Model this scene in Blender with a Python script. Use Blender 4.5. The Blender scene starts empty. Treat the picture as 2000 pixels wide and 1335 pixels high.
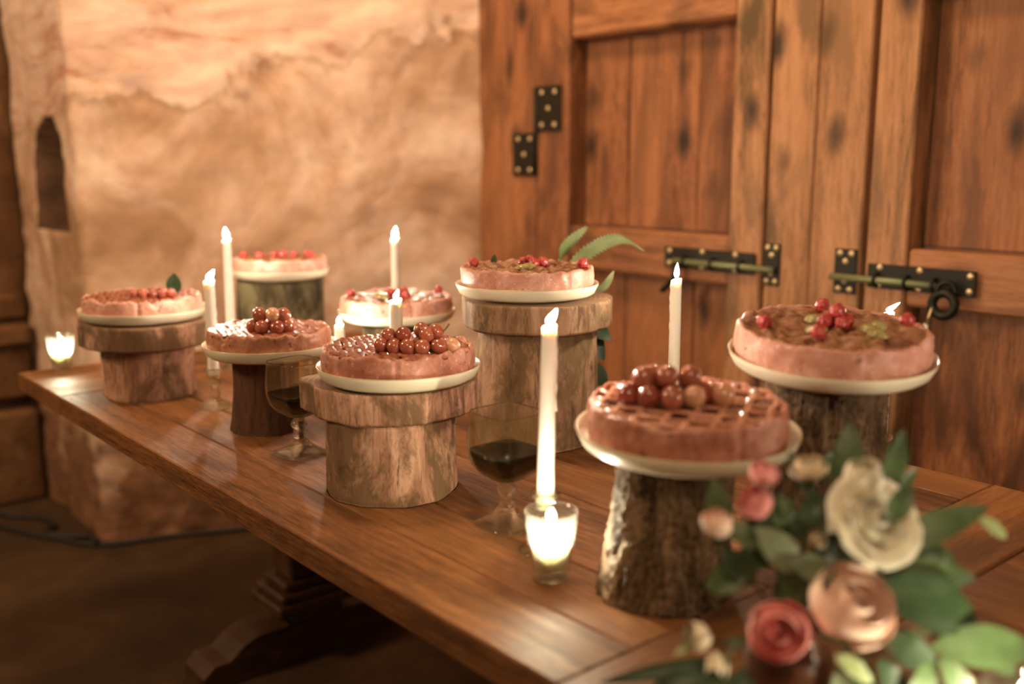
import bpy, bmesh, math, random
from mathutils import Vector, Matrix, noise, Quaternion
random.seed(7)
PI = math.pi
scene = bpy.context.scene
COL = scene.collection

# ------------------------------------------------------------------ camera
cam_d = bpy.data.cameras.new('camera'); cam = bpy.data.objects.new('camera', cam_d); COL.objects.link(cam)
cam_d.sensor_width = 36.0; cam_d.lens = 35.0
YAW = math.radians(40.378); PITCH = math.radians(10.249)
HD = Vector((-math.cos(YAW), math.sin(YAW), 0)); RT = Vector((math.sin(YAW), math.cos(YAW), 0))
cam.location = (0, 0, 1.294)
look = HD * math.cos(PITCH) + Vector((0, 0, -math.sin(PITCH)))
cam.rotation_euler = look.to_track_quat('-Z', 'Y').to_euler()
cam_d.dof.use_dof = True; cam_d.dof.focus_distance = 1.70; cam_d.dof.aperture_fstop = 1.6
cam_d.clip_start = 0.02
scene.camera = cam
# ------------------------------------------------------------------ world, lamps, exposure
world = bpy.data.worlds.new('world'); scene.world = world; world.use_nodes = True
bg = world.node_tree.nodes['Background']
bg.inputs[0].default_value = (1.0, 0.72, 0.43, 1); bg.inputs[1].default_value = 0.18
FLAME = 1750.0

def area_lamp(name, loc, target, size, power, color):
    d = bpy.data.lights.new(name, 'AREA'); d.shape = 'DISK'; d.size = size; d.energy = power; d.color = color
    o = bpy.data.objects.new(name, d); COL.objects.link(o); o.location = loc
    o.rotation_euler = (Vector(target) - Vector(loc)).to_track_quat('-Z', 'Y').to_euler()
area_lamp('ceiling_lamp', (-1.9, 1.0, 3.1), (-3.0, 1.9, 1.3), 0.5, 44, (1.0, 0.68, 0.39))
area_lamp('room_lamp', (-3.2, -1.6, 2.7), (-2.6, 1.3, 0.9), 0.7, 66, (1.0, 0.68, 0.39))
area_lamp('side_lamp', (0.7, -0.5, 2.7), (-0.6, 0.9, 0.9), 0.5, 20, (1.0, 0.68, 0.39))
vs = scene.view_settings
vs.view_transform = 'Standard'; vs.look = 'None'; vs.exposure = 0.0; vs.gamma = 1.0; vs.use_curve_mapping = False

# ------------------------------------------------------------------ material helpers
class NT:
    def __init__(s, name):
        s.m = bpy.data.materials.new(name); s.m.use_nodes = True
        s.t = s.m.node_tree; s.n = s.t.nodes; s.n.clear()
        s.out = s.n.new('ShaderNodeOutputMaterial')
    def node(s, ty, **kw):
        nd = s.n.new(ty)
        for k, v in kw.items(): setattr(nd, k, v)
        return nd
    def link(s, a, b): s.t.links.new(a, b)
    def setin(s, nd, key, v):
        if isinstance(v, bpy.types.NodeSocket): s.link(v, nd.inputs[key])
        elif isinstance(v, tuple) and len(v) == 3 and nd.inputs[key].type == 'RGBA': nd.inputs[key].default_value = (*v, 1)
        else: nd.inputs[key].default_value = v
    def coords(s, scale=(1, 1, 1), rand=0.0):
        tc = s.node('ShaderNodeTexCoord'); v = tc.outputs['Object']
        if rand:
            oi = s.node('ShaderNodeObjectInfo'); mm = s.node('ShaderNodeMath', operation='MULTIPLY')
            s.link(oi.outputs['Random'], mm.inputs[0]); mm.inputs[1].default_value = rand
            ad = s.node('ShaderNodeVectorMath', operation='ADD'); s.link(v, ad.inputs[0]); s.link(mm.outputs[0], ad.inputs[1]); v = ad.outputs[0]
        mp = s.node('ShaderNodeMapping'); s.link(v, mp.inputs['Vector']); mp.inputs['Scale'].default_value = scale
        return mp.outputs['Vector']
    def noise(s, vec, scale=5, detail=4, rough=.55, dist=0.0):
        nd = s.node('ShaderNodeTexNoise'); s.link(vec, nd.inputs['Vector'])
        nd.inputs['Scale'].default_value = scale; nd.inputs['Detail'].default_value = detail
        nd.inputs['Roughness'].default_value = rough; nd.inputs['Distortion'].default_value = dist
        return nd.outputs['Fac']
    def voronoi(s, vec, scale=5, feature='F1', rnd=1.0):
        nd = s.node('ShaderNodeTexVoronoi', feature=feature); s.link(vec, nd.inputs['Vector'])
        nd.inputs['Scale'].default_value = scale; nd.inputs['Randomness'].default_value = rnd
        return nd.outputs['Distance']
    def wave(s, vec, scale=5, dist=4, detail=2, dscale=1, dirn='X', ty='BANDS'):
        nd = s.node('ShaderNodeTexWave', wave_type=ty)
        if ty == 'BANDS': nd.bands_direction = dirn
        else: nd.rings_direction = dirn
        s.link(vec, nd.inputs['Vector']); nd.inputs['Scale'].default_value = scale; nd.inputs['Distortion'].default_value = dist
        nd.inputs['Detail'].default_value = detail; nd.inputs['Detail Scale'].default_value = dscale
        return nd.outputs['Fac']
    def ramp(s, fac, stops):
        nd = s.node('ShaderNodeValToRGB'); s.link(fac, nd.inputs[0]); e = nd.color_ramp.elements
        while len(e) < len(stops): e.new(0.5)
        for k, (p, c) in enumerate(stops):
            e[k].position = p; e[k].color = (c, c, c, 1) if isinstance(c, (int, float)) else (*c, 1)
        return nd.outputs['Color']
    def mix(s, fac, a, b, mode='MIX'):
        nd = s.node('ShaderNodeMix', data_type='RGBA', blend_type=mode)
        s.setin(nd, 0, fac)
        for i, v in ((6, a), (7, b)):
            if isinstance(v, bpy.types.NodeSocket): s.link(v, nd.inputs[i])
            else: nd.inputs[i].default_value = (*v, 1)
        return nd.outputs[2]
    def math(s, op, a, b=0.0, clamp=False):
        nd = s.node('ShaderNodeMath', operation=op); nd.use_clamp = clamp
        s.setin(nd, 0, a); s.setin(nd, 1, b); return nd.outputs[0]
    def bump(s, h, strength=.5, dist=.01, prev=None):
        nd = s.node('ShaderNodeBump'); s.link(h, nd.inputs['Height'])
        nd.inputs['Strength'].default_value = strength; nd.inputs['Distance'].default_value = dist
        if prev is not None: s.link(prev, nd.inputs['Normal'])
        return nd.outputs[0]
    def pbr(s, color, rough=.6, normal=None, spec=.5, **kw):
        b = s.node('ShaderNodeBsdfPrincipled'); s.setin(b, 'Base Color', color); s.setin(b, 'Roughness', rough)
        b.inputs['Specular IOR Level'].default_value = spec
        if normal is not None: s.link(normal, b.inputs['Normal'])
        for k, v in kw.items(): s.setin(b, k.replace('_', ' '), v)
        s.link(b.outputs[0], s.out.inputs[0]); return s.m

M = {}
def wood(name, axis, dark, mid, light, rough=.5, grain=1.0, knots=.95, spec=.4, bstr=.35, stain=.95):
    n = NT(name); sc = [14.0, 14.0, 14.0]; sc[axis] = 1.1
    v = n.coords(tuple(sc), rand=37.0)
    n1 = n.noise(v, 1.2 * grain, 6, .62, .6); n2 = n.noise(v, 6 * grain, 5, .7)
    n3 = n.noise(v, 26 * grain, 4, .7)
    c = n.ramp(n.mix(.35, n.mix(.45, n1, n2), n3), [(.41, dark), (.49, mid), (.58, light)])
    sc2 = [4.5] * 3; sc2[axis] = 1.3
    big = n.noise(n.coords(tuple(sc2), rand=37.0), 1.5, 5, .6, .8)
    c = n.mix(n.ramp(big, [(.49, 0.0), (.63, stain)]), c, tuple(x * 1.1 for x in dark))
    sc4 = [2.5] * 3; sc4[axis] = .7
    tone = n.noise(n.coords(tuple(sc4), rand=71.0), 1.3, 2, .5)
    c = n.mix(n.ramp(tone, [(.35, .0), (.65, .45)]), c, light)
    if knots:
        sc3 = [6.0] * 3; sc3[axis] = 3.2
        kv = n.coords(tuple(sc3), rand=37.0); wob = n.noise(kv, 2.0, 3, .6)
        k = n.math('ADD', n.voronoi(kv, 1.0), n.math('MULTIPLY', wob, .22))
        km = n.ramp(k, [(.17, 1.0), (.22, .75), (.36, 0.0)])
        c = n.mix(n.math('MULTIPLY', km, knots), c, tuple(x * .3 for x in dark))
    b = n.bump(n.mix(.5, n2, n3), bstr, .004)
    M[name] = n.pbr(c, n.ramp(n1, [(.3, rough + .12), (.7, rough - .1)]), b, spec)
wood('door_wood', 2, (.055, .018, .006), (.235, .082, .029), (.36, .145, .057), .55)
wood('door_rail_wood', 0, (.080, .029, .010), (.27, .10, .037), (.40, .172, .070), .55)
wood('pale_door_wood', 2, (.060, .036, .010), (.33, .145, .060), (.48, .24, .115), .55)
wood('table_wood', 0, (.045, .015, .0035), (.142, .050, .0125), (.255, .102, .030), .58, knots=.6, spec=.3, bstr=.5, stain=.7)
wood('table_end_wood', 1, (.050, .017, .004), (.15, .053, .0135), (.255, .102, .030), .58, knots=.5, spec=.3, bstr=.5, stain=.7)
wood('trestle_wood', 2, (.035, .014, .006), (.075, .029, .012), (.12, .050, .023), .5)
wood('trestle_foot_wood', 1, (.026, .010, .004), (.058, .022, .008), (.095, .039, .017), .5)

# plaster
WP0 = Vector((-3.40, 1.043)); WP1 = Vector((-2.886, 2.30)); WU = (WP1 - WP0).normalized()
n = NT('old_plaster'); v = n.coords()
tc = n.node('ShaderNodeTexCoord'); dt = n.node('ShaderNodeVectorMath', operation='DOT_PRODUCT'); n.link(tc.outputs['Object'], dt.inputs[0])
dt.inputs[1].default_value = (-.22 * WU.x, -.22 * WU.y, 1.0)
off = .22 * (WP0.x * WU.x + WP0.y * WU.y)
hgt = n.math('ADD', dt.outputs['Value'], off - 1.49)
edge = n.math('ADD', hgt, n.math('MULTIPLY', n.math('SUBTRACT', n.noise(v, 3.2, 4, .6), .5), .45))
upm = n.ramp(n.math('ADD', edge, .5), [(.485, 0.0), (.515, 1.0)])
big = n.noise(v, 2.1, 5, .6, .8); fine = n.noise(v, 14, 6, .65)
low = n.ramp(big, [(.38, (.36, .205, .12)), (.47, (.51, .315, .205)), (.54, (.63, .42, .31)), (.62, (.74, .55, .43))])
low = n.mix(n.ramp(fine, [(.36, .25), (.55, 0.0)]), low, (.40, .21, .11))
st = n.coords((1.2, 1.2, 5.0)); sm = n.noise(st, 2.0, 6, .65, 1.0)
upc = n.ramp(sm, [(.34, (.46, .22, .145)), (.45, (.64, .42, .32)), (.58, (.73, .53, .43)), (.70, (.80, .64, .54))])
c = n.mix(upm, low, upc)
rim = n.ramp(n.math('ADD', edge, .5), [(.455, 0.0), (.485, .35), (.50, 0.0)])
c = n.mix(rim, c, (.22, .12, .055))
spot = n.ramp(n.voronoi(n.coords((4, 4, 3)), 1.6), [(.02, .7), (.07, 0.0)])
c = n.mix(spot, c, (.20, .11, .05))
# rising damp and bared stone near the foot of the wall
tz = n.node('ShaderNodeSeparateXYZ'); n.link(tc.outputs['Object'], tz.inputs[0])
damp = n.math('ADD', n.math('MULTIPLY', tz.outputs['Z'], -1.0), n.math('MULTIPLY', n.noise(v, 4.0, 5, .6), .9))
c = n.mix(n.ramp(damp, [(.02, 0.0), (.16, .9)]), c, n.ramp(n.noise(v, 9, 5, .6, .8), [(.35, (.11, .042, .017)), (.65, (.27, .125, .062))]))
bb = n.bump(sm, .5, .02, n.bump(fine, .5, .01))
M['plaster'] = n.pbr(c, .9, bb, .2)
n = NT('dark_stone'); v = n.coords()
c = n.ramp(n.noise(v, 5, 6, .65, .5), [(.3, (.06, .026, .010)), (.5, (.115, .052, .021)), (.7, (.19, .096, .044))])
M['stone'] = n.pbr(c, .9, n.bump(n.noise(v, 16, 6, .65), .7, .012), .2)
n = NT('dark_niche'); v = n.coords(); M['niche_dark'] = n.pbr(n.ramp(n.noise(v, 7, 4, .6), [(.35, (.05, .022, .010)), (.65, (.13, .06, .028))]), .9)  # dark mottled brown given to the inside faces of the niche
n = NT('earth_floor'); v = n.coords()
c = n.ramp(n.noise(v, 2.2, 7, .62, .6), [(.32, (.026, .012, .0035)), (.5, (.046, .022, .007)), (.7, (.080, .041, .014))])
c = n.mix(n.ramp(n.noise(v, 60, 3, .6), [(.66, 0.0), (.74, .5)]), c, (.22, .13, .07))
M['floor'] = n.pbr(c, .8, n.bump(n.noise(v, 22, 6, .65), .5, .008), .3)

# logs
def bark(name, cols, vs_=(16, 16, 3.2), patch=None, rough=.8, bstr=.8, bd=.006):
    n = NT(name); v = n.coords(vs_, rand=21.0)
    a = n.noise(v, 1.6, 8, .68, .7)
    c = n.ramp(a, [(.30, cols[0]), (.46, cols[1]), (.60, cols[2]), (.74, cols[3])])
    fv = n.coords((vs_[0] * 6, vs_[1] * 6, vs_[2] * 2.4), rand=21.0); fine = n.noise(fv, 1.3, 6, .7, .5)
    c = n.mix(n.ramp(fine, [(.36, .75), (.46, 0.0)]), c, tuple(x * .8 for x in cols[0]))
    c = n.mix(n.ramp(fine, [(.56, 0.0), (.70, .45)]), c, cols[3])
    if patch:
        pv = n.coords((9, 9, 5), rand=21.0)
        pm = n.ramp(n.noise(pv, .9, 7, .70, .5), [(.46, 0.0), (.55, patch[1])])
        c = n.mix(pm, c, patch[0])
        pm2 = n.ramp(n.noise(pv, 2.2, 8, .75, .4), [(.54, 0.0), (.66, patch[1] * .9)])
        c = n.mix(pm2, c, patch[2])
    h = n.mix(.5, n.noise(v, 2.6, 8, .7), fine)
    M[name] = n.pbr(c, rough, n.bump(h, bstr, bd), .3)
bark('bare_wood', [(.09, .036, .014), (.38, .19, .115), (.54, .305, .205), (.68, .43, .32)], (15, 15, 4.2), ((.15, .085, .040), .9, (.055, .024, .010)), bstr=.7, bd=.005)
bark('bare_wood_grey', [(.10, .05, .022), (.31, .175, .098), (.44, .265, .165), (.55, .35, .235)], (12, 12, 3.6), ((.15, .092, .042), .9, (.060, .030, .013)), bstr=.7, bd=.005)
bark('rough_bark', [(.030, .016, .007), (.13, .075, .034), (.29, .18, .095), (.44, .30, .18)], (24, 24, 7), None, .55, 1.0, .012)
bark('dark_bark', [(.035, .014, .007), (.075, .030, .014), (.11, .045, .021), (.16, .068, .032)], (16, 16, 3), None, .75, .6, .005)
bark('mossy_bark', [(.018, .012, .005), (.05, .035, .014), (.10, .075, .033), (.17, .13, .065)], (16, 16, 4), ((.23, .19, .10), .7, (.02, .012, .005)), .75, .7, .006)
n = NT('cut_wood'); v = n.coords((1, 1, 1), rand=0)
rg = n.wave(v, 34, 3.5, 3, 1.2, 'Z', 'RINGS')
c = n.ramp(n.mix(.4, rg, n.noise(n.coords((20, 20, 20)), 1.5, 5, .6)), [(.2, (.16, .088, .048)), (.6, (.20, .115, .064)), (.9, (.24, .14, .08))])
M['cut_wood'] = n.pbr(c, .75, n.bump(rg, .1, .001), .3)

# food
def crust(name, a, b, c3):
    n = NT(name); v = n.coords(rand=9.0)
    c = n.ramp(n.noise(v, 20, 7, .68, .6), [(.36, a), (.5, b), (.66, c3)])
    c = n.mix(n.ramp(n.noise(v, 7, 4, .6, .8), [(.46, 0.0), (.60, .75)]), c, a)
    sp = n.ramp(n.noise(v, 60, 4, .65), [(.62, 0.0), (.68, .8)])
    c = n.mix(sp, c, (.15, .04, .015))
    fl = n.ramp(n.noise(v, 130, 3, .6), [(.60, 0.0), (.68, .5)])
    c = n.mix(fl, c, tuple(min(.85, x * 1.25) for x in c3))
    M[name] = n.pbr(c, n.ramp(n.noise(v, 11, 4, .6), [(.42, .32), (.6, .6)]), n.bump(n.noise(v, 70, 6, .65), .5, .003), .45, Subsurface_Weight=.2, Subsurface_Radius=(.010, .005, .003), Subsurface_Scale=.4)
crust('pink_crust', (.46, .19, .13), (.60, .315, .24), (.72, .45, .37))
crust('baked_crust', (.30, .095, .052), (.46, .19, .125), (.63, .34, .26))
crust('golden_crust', (.31, .11, .055), (.44, .19, .11), (.56, .30, .19))
def filling(name, a, b, c3, rough=.16, jam=None):
    n = NT(name); v = n.coords((1, 1, 1), rand=5.0)
    w = n.noise(n.coords((16, 50, 10), rand=5.0), 1.3, 5, .6, 2.2)
    c = n.ramp(w, [(.32, a), (.5, b), (.70, c3)])
    if jam: c = n.mix(n.ramp(n.noise(n.coords((11, 11, 11), rand=5.0), 1.3, 5, .6, .6), [(.54, 0.0), (.62, .85)]), c, jam)
    M[name] = n.pbr(c, n.ramp(w, [(.3, rough), (.7, rough + .25)]), n.bump(w, .8, .006), .6)
filling('custard_filling', (.13, .035, .014), (.32, .14, .065), (.48, .26, .145), jam=(.10, .014, .008))
filling('jam_filling', (.03, .006, .003), (.075, .016, .007), (.15, .04, .017), .45)
n = NT('glazed_lattice'); v = n.coords(rand=9.0)
c = n.ramp(n.noise(v, 40, 5, .6), [(.35, (.36, .125, .065)), (.55, (.52, .24, .15)), (.72, (.62, .34, .24))])
M['lattice'] = n.pbr(c, .22, n.bump(n.noise(v, 90, 3, .6), .3, .002), .6, Coat_Weight=.5, Coat_Roughness=.1)
n = NT('chocolate_lattice'); v = n.coords(rand=9.0)
c = n.ramp(n.noise(v, 40, 5, .6), [(.35, (.16, .04, .017)), (.55, (.28, .085, .04)), (.75, (.40, .16, .09))])
M['choc_lattice'] = n.pbr(c, n.ramp(n.noise(v, 25, 3, .6), [(.40, .30), (.58, .65)]), n.bump(n.noise(v, 70, 4, .6), .6, .004), .4)
n = NT('grape_skin'); v = n.coords(rand=13.0)
c = n.ramp(n.noise(v, 45, 3, .5), [(.3, (.17, .026, .016)), (.55, (.30, .060, .034)), (.75, (.44, .15, .08))])
oi = n.node('ShaderNodeObjectInfo'); c = n.mix(n.math('MULTIPLY', oi.outputs['Random'], .55), c, (.42, .15, .08))
M['grape'] = n.pbr(c, .13, None, .6, Subsurface_Weight=.35, Subsurface_Radius=(.01, .003, .0015), Subsurface_Scale=.6, Coat_Weight=.5, Coat_Roughness=.06)
n = NT('pale_grape_skin'); v = n.coords(rand=13.0)
c = n.ramp(n.noise(v, 45, 3, .5), [(.3, (.48, .19, .10)), (.6, (.60, .33, .20))])
M['pale_grape'] = n.pbr(c, .13, None, .6, Subsurface_Weight=.35, Subsurface_Radius=(.01, .003, .0015), Subsurface_Scale=.6, Coat_Weight=.5)
n = NT('raspberry_skin'); v = n.coords(rand=13.0)
c = n.ramp(n.noise(v, 90, 3, .5), [(.3, (.30, .022, .024)), (.7, (.50, .075, .065))])
M['raspberry'] = n.pbr(c, .3, None, .5, Subsurface_Weight=.3, Subsurface_Radius=(.008, .002, .002), Subsurface_Scale=.5)
n = NT('kiwi_flesh'); v = n.coords(rand=13.0)
c = n.ramp(n.noise(v, 80, 3, .5), [(.3, (.20, .16, .05)), (.7, (.40, .33, .14))])
M['kiwi'] = n.pbr(c, .25, None, .5)
n = NT('twig'); M['twig'] = n.pbr((.12, .055, .02), .7)

# ceramics, wax, glass, metal, plants
n = NT('cream_ceramic'); M['ceramic'] = n.pbr((.80, .74, .57), .36, None, .4)
n = NT('gold_rim'); M['rim'] = n.pbr((.55, .42, .25), .22, None, .5)
n = NT('ivory_wax'); M['wax'] = n.pbr((.86, .79, .70), .45, None, .4, Subsurface_Weight=.5, Subsurface_Radius=(.018, .016, .014), Subsurface_Scale=.5)
n = NT('white_wax'); M['white_wax'] = n.pbr((.93, .91, .875), .45, None, .4, Subsurface_Weight=.6, Subsurface_Radius=(.018, .017, .016), Subsurface_Scale=.6)
n = NT('wick'); M['wick'] = n.pbr((.02, .015, .01), .9)
n = NT('candle_flame'); em = n.node('ShaderNodeEmission'); em.inputs[0].default_value = (1.0, .83, .64, 1); em.inputs[1].default_value = FLAME
n.link(em.outputs[0], n.out.inputs[0]); M['flame'] = n.m
def thin_glass(name, tint, milk=.0, edge=.75):
    n = NT(name); tr = n.node('ShaderNodeBsdfTransparent'); tr.inputs[0].default_value = (*tint, 1)
    gl = n.node('ShaderNodeBsdfGlossy'); gl.inputs['Roughness'].default_value = .03; gl.inputs[0].default_value = (1, 1, 1, 1)
    fr = n.node('ShaderNodeLayerWeight'); fr.inputs['Blend'].default_value = .5
    fac = n.math('ADD', n.math('MULTIPLY', n.math('POWER', fr.outputs['Facing'], 3.0), edge), .05)
    tl = n.node('ShaderNodeBsdfTranslucent'); tl.inputs[0].default_value = (.9, .93, .85, 1)
    m0 = n.node('ShaderNodeMixShader'); m0.inputs[0].default_value = milk; n.link(tr.outputs[0], m0.inputs[1]); n.link(tl.outputs[0], m0.inputs[2])
    mx = n.node('ShaderNodeMixShader'); n.link(fac, mx.inputs[0]); n.link(m0.outputs[0], mx.inputs[1]); n.link(gl.outputs[0], mx.inputs[2])
    n.link(mx.outputs[0], n.out.inputs[0]); M[name] = n.m
thin_glass('votive_glass', (.92, .95, .88), .03, .9)
n = NT('solid_glass'); g = n.node('ShaderNodeBsdfGlass'); g.inputs[0].default_value = (.97, .98, .94, 1); g.inputs['Roughness'].default_value = .0; g.inputs['IOR'].default_value = 1.42
tr = n.node('ShaderNodeBsdfTransparent'); tr.inputs[0].default_value = (.97, .98, .94, 1)
mx = n.node('ShaderNodeMixShader'); mx.inputs[0].default_value = .62; n.link(tr.outputs[0], mx.inputs[1]); n.link(g.outputs[0], mx.inputs[2])
n.link(mx.outputs[0], n.out.inputs[0]); M['solid_glass'] = n.m
n = NT('bowl_glass'); g = n.node('ShaderNodeBsdfGlass'); g.inputs[0].default_value = (.97, .98, .93, 1); g.inputs['Roughness'].default_value = .0; g.inputs['IOR'].default_value = 1.24
tr = n.node('ShaderNodeBsdfTransparent'); tr.inputs[0].default_value = (.97, .98, .93, 1)
mx = n.node('ShaderNodeMixShader'); mx.inputs[0].default_value = .75; n.link(tr.outputs[0], mx.inputs[1]); n.link(g.outputs[0], mx.inputs[2])
n.link(mx.outputs[0], n.out.inputs[0]); M['bowl_glass'] = n.m
n = NT('red_wine'); M['wine'] = n.pbr((.004, .001, .0007), .06, None, .25)
n = NT('black_iron'); v = n.coords(); M['iron'] = n.pbr((.018, .016, .010), .5, n.bump(n.noise(v, 60, 4, .6), .2, .002), .5, Metallic=.6)
n = NT('bolt_rod'); M['rod'] = n.pbr((.19, .21, .10), .4, None, .5, Metallic=.3)
n = NT('brass_screw'); M['screw'] = n.pbr((.62, .47, .26), .35, None, .5, Metallic=.7)
n = NT('pale_tag'); M['tag'] = n.pbr((.75, .62, .48), .6)
n = NT('rubber_cable'); M['cable'] = n.pbr((.012, .009, .006), .6)
n = NT('brown_glaze'); M['pot'] = n.pbr((.075, .026, .012), .3, None, .5)
def leafm(name, a, b, rough=.42):
    n = NT(name); v = n.coords(rand=5.0)
    c = n.ramp(n.noise(v, 25, 4, .6), [(.3, a), (.7, b)])
    M[name] = n.pbr(c, rough, None, .4, Subsurface_Weight=.15, Subsurface_Radius=(.003, .005, .002), Subsurface_Scale=.5)
leafm('leaf', (.050, .085, .030), (.10, .155, .060)); leafm('dark_leaf', (.016, .033, .012), (.035, .066, .024))
leafm('grey_leaf', (.14, .17, .095), (.22, .25, .15)); leafm('pale_leaf', (.26, .33, .14), (.40, .46, .24))
def petalm(name, a, b):
    n = NT(name); v = n.coords(rand=5.0)
    c = n.ramp(n.noise(v, 30, 3, .6), [(.3, a), (.7, b)])
    M[name] = n.pbr(c, .6, None, .3, Subsurface_Weight=.3, Subsurface_Radius=(.008, .004, .003), Subsurface_Scale=.5)
petalm('pink_petal', (.93, .30, .29), (.95, .42, .39)); petalm('peach_petal', (.90, .62, .50), (.94, .72, .61)); petalm('white_petal', (.82, .76, .60), (.88, .83, .70))
petalm('rosy_petal', (.80, .28, .28), (.86, .40, .38)); petalm('cream_petal', (.72, .58, .40), (.80, .70, .54))

# ------------------------------------------------------------------ mesh helpers
def root(name, loc, label, cat, group=None, rz=0.0):
    o = bpy.data.objects.new(name, None); COL.objects.link(o); o.location = loc; o.rotation_euler = (0, 0, rz)
    o.empty_display_size = .02
    return tag(o, label, cat, group)
def tag(o, label, cat, group=None):
    o['label'] = label; o['category'] = cat
    if group: o['group'] = group
    return o
def struct(o): o['kind'] = 'structure'; return o
def mesh_obj(name, me, mat, parent=None, loc=(0, 0, 0), rot=(0, 0, 0), mats=None):
    if not me.materials:
        for m in (mats or [mat]): me.materials.append(M[m])
    o = bpy.data.objects.new(name, me); COL.objects.link(o); o.location = loc; o.rotation_euler = rot
    if parent: o.parent = parent
    return o
def to_mesh(name, verts, faces, smooth=True):
    me = bpy.data.meshes.new(name); me.from_pydata([tuple(v) for v in verts], [], faces)
    if smooth: me.polygons.foreach_set('use_smooth', [True] * len(me.polygons))
    me.update(); return me
def bm_mesh(name, bm, smooth=False):
    bmesh.ops.recalc_face_normals(bm, faces=bm.faces)
    me = bpy.data.meshes.new(name); bm.to_mesh(me); bm.free()
    if smooth: me.polygons.foreach_set('use_smooth', [True] * len(me.polygons))
    return me
def box_mesh(name, x0, x1, y0, y1, z0, z1, bev=.004, seg=1):
    bm = bmesh.new(); bmesh.ops.create_cube(bm, size=1.0)
    for v in bm.verts: v.co = Vector(((x0 + x1) / 2 + v.co.x * (x1 - x0), (y0 + y1) / 2 + v.co.y * (y1 - y0), (z0 + z1) / 2 + v.co.z * (z1 - z0)))
    if bev: bmesh.ops.bevel(bm, geom=bm.edges[:], offset=bev, segments=seg, affect='EDGES', profile=.5)
    return bm_mesh(name, bm)
def box(name, mat, parent, x0, x1, y0, y1, z0, z1, bev=.004, loc=(0, 0, 0)):
    return mesh_obj(name, box_mesh(name, x0, x1, y0, y1, z0, z1, bev), mat, parent, loc)
def lathe(profile, nseg, fn=None, close=True):
    """profile: list of (r,z); r==0 ends become poles; fn(r,z,ang,i)->(r,z) or Vector"""
    verts, faces, rings = [], [], []
    for i, (r, z) in enumerate(profile):
        if r < 1e-6:
            rings.append([len(verts)]); p = fn(0, z, 0, i) if fn else (0, z)
            verts.append((0, 0, p[1]) if not isinstance(p, Vector) else p); continue
        ring = []
        for k in range(nseg):
            a = 2 * PI * k / nseg
            p = fn(r, z, a, i) if fn else (r, z)
            ring.append(len(verts))
            verts.append(p if isinstance(p, Vector) else (p[0] * math.cos(a), p[0] * math.sin(a), p[1]))
        rings.append(ring)
    for A, B in zip(rings, rings[1:]):
        if len(A) == 1 and len(B) == 1: continue
        for k in range(nseg):
            j = (k + 1) % nseg
            if len(A) == 1: faces.append((A[0], B[j], B[k]))
            elif len(B) == 1: faces.append((A[k], A[j], B[0]))
            else: faces.append((A[k], A[j], B[j], B[k]))
    return verts, faces
def lathe_mesh(name, profile, nseg, fn=None):
    v, f = lathe(profile, nseg, fn); return to_mesh(name, v, f)
def tube(points, radii, nseg=8, flat=1.0, up=Vector((0, 0, 1)), cap=True):
    pts = [Vector(p) for p in points]
    if not isinstance(radii, (list, tuple)): radii = [radii] * len(pts)
    verts, faces = [], []
    for i, p in enumerate(pts):
        t = (pts[min(i + 1, len(pts) - 1)] - pts[max(i - 1, 0)]).normalized()
        s = t.cross(up)
        if s.length < 1e-4: s = t.cross(Vector((1, 0, 0)))
        s.normalize(); w = s.cross(t)
        for k in range(nseg):
            a = 2 * PI * k / nseg
            verts.append(p + s * (radii[i] * math.cos(a)) + w * (radii[i] * flat * math.sin(a)))
    for i in range(len(pts) - 1):
        for k in range(nseg):
            j = (k + 1) % nseg
            faces.append((i * nseg + k, i * nseg + j, (i + 1) * nseg + j, (i + 1) * nseg + k))
    if cap:
        faces.append(tuple(range(nseg))[::-1]); faces.append(tuple((len(pts) - 1) * nseg + k for k in range(nseg)))
    return verts, faces
def tube_obj(name, mat, parent, points, radii, nseg=8, flat=1.0, up=Vector((0, 0, 1))):
    v, f = tube(points, radii, nseg, flat, up); return mesh_obj(name, to_mesh(name, v, f), mat, parent)
def smooth_path(pts, sub=6):
    P = [Vector(p) for p in pts]; out = []
    for i in range(len(P) - 1):
        a, b, c, d = P[max(i - 1, 0)], P[i], P[i + 1], P[min(i + 2, len(P) - 1)]
        for k in range(sub):
            t = k / sub
            out.append(.5 * ((2 * b) + (c - a) * t + (2 * a - 5 * b + 4 * c - d) * t * t + (3 * b - a - 3 * c + d) * t ** 3))
    out.append(P[-1]); return out
def fn3(x, y, z, o=3): return noise.fractal(Vector((x, y, z)), 1.0, 2.0, o)

# ------------------------------------------------------------------ the setting
fl = struct(box('floor', 'floor', None, -6.5, 2.5, -2.5, 3.2, -.1, 0, 0))

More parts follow.
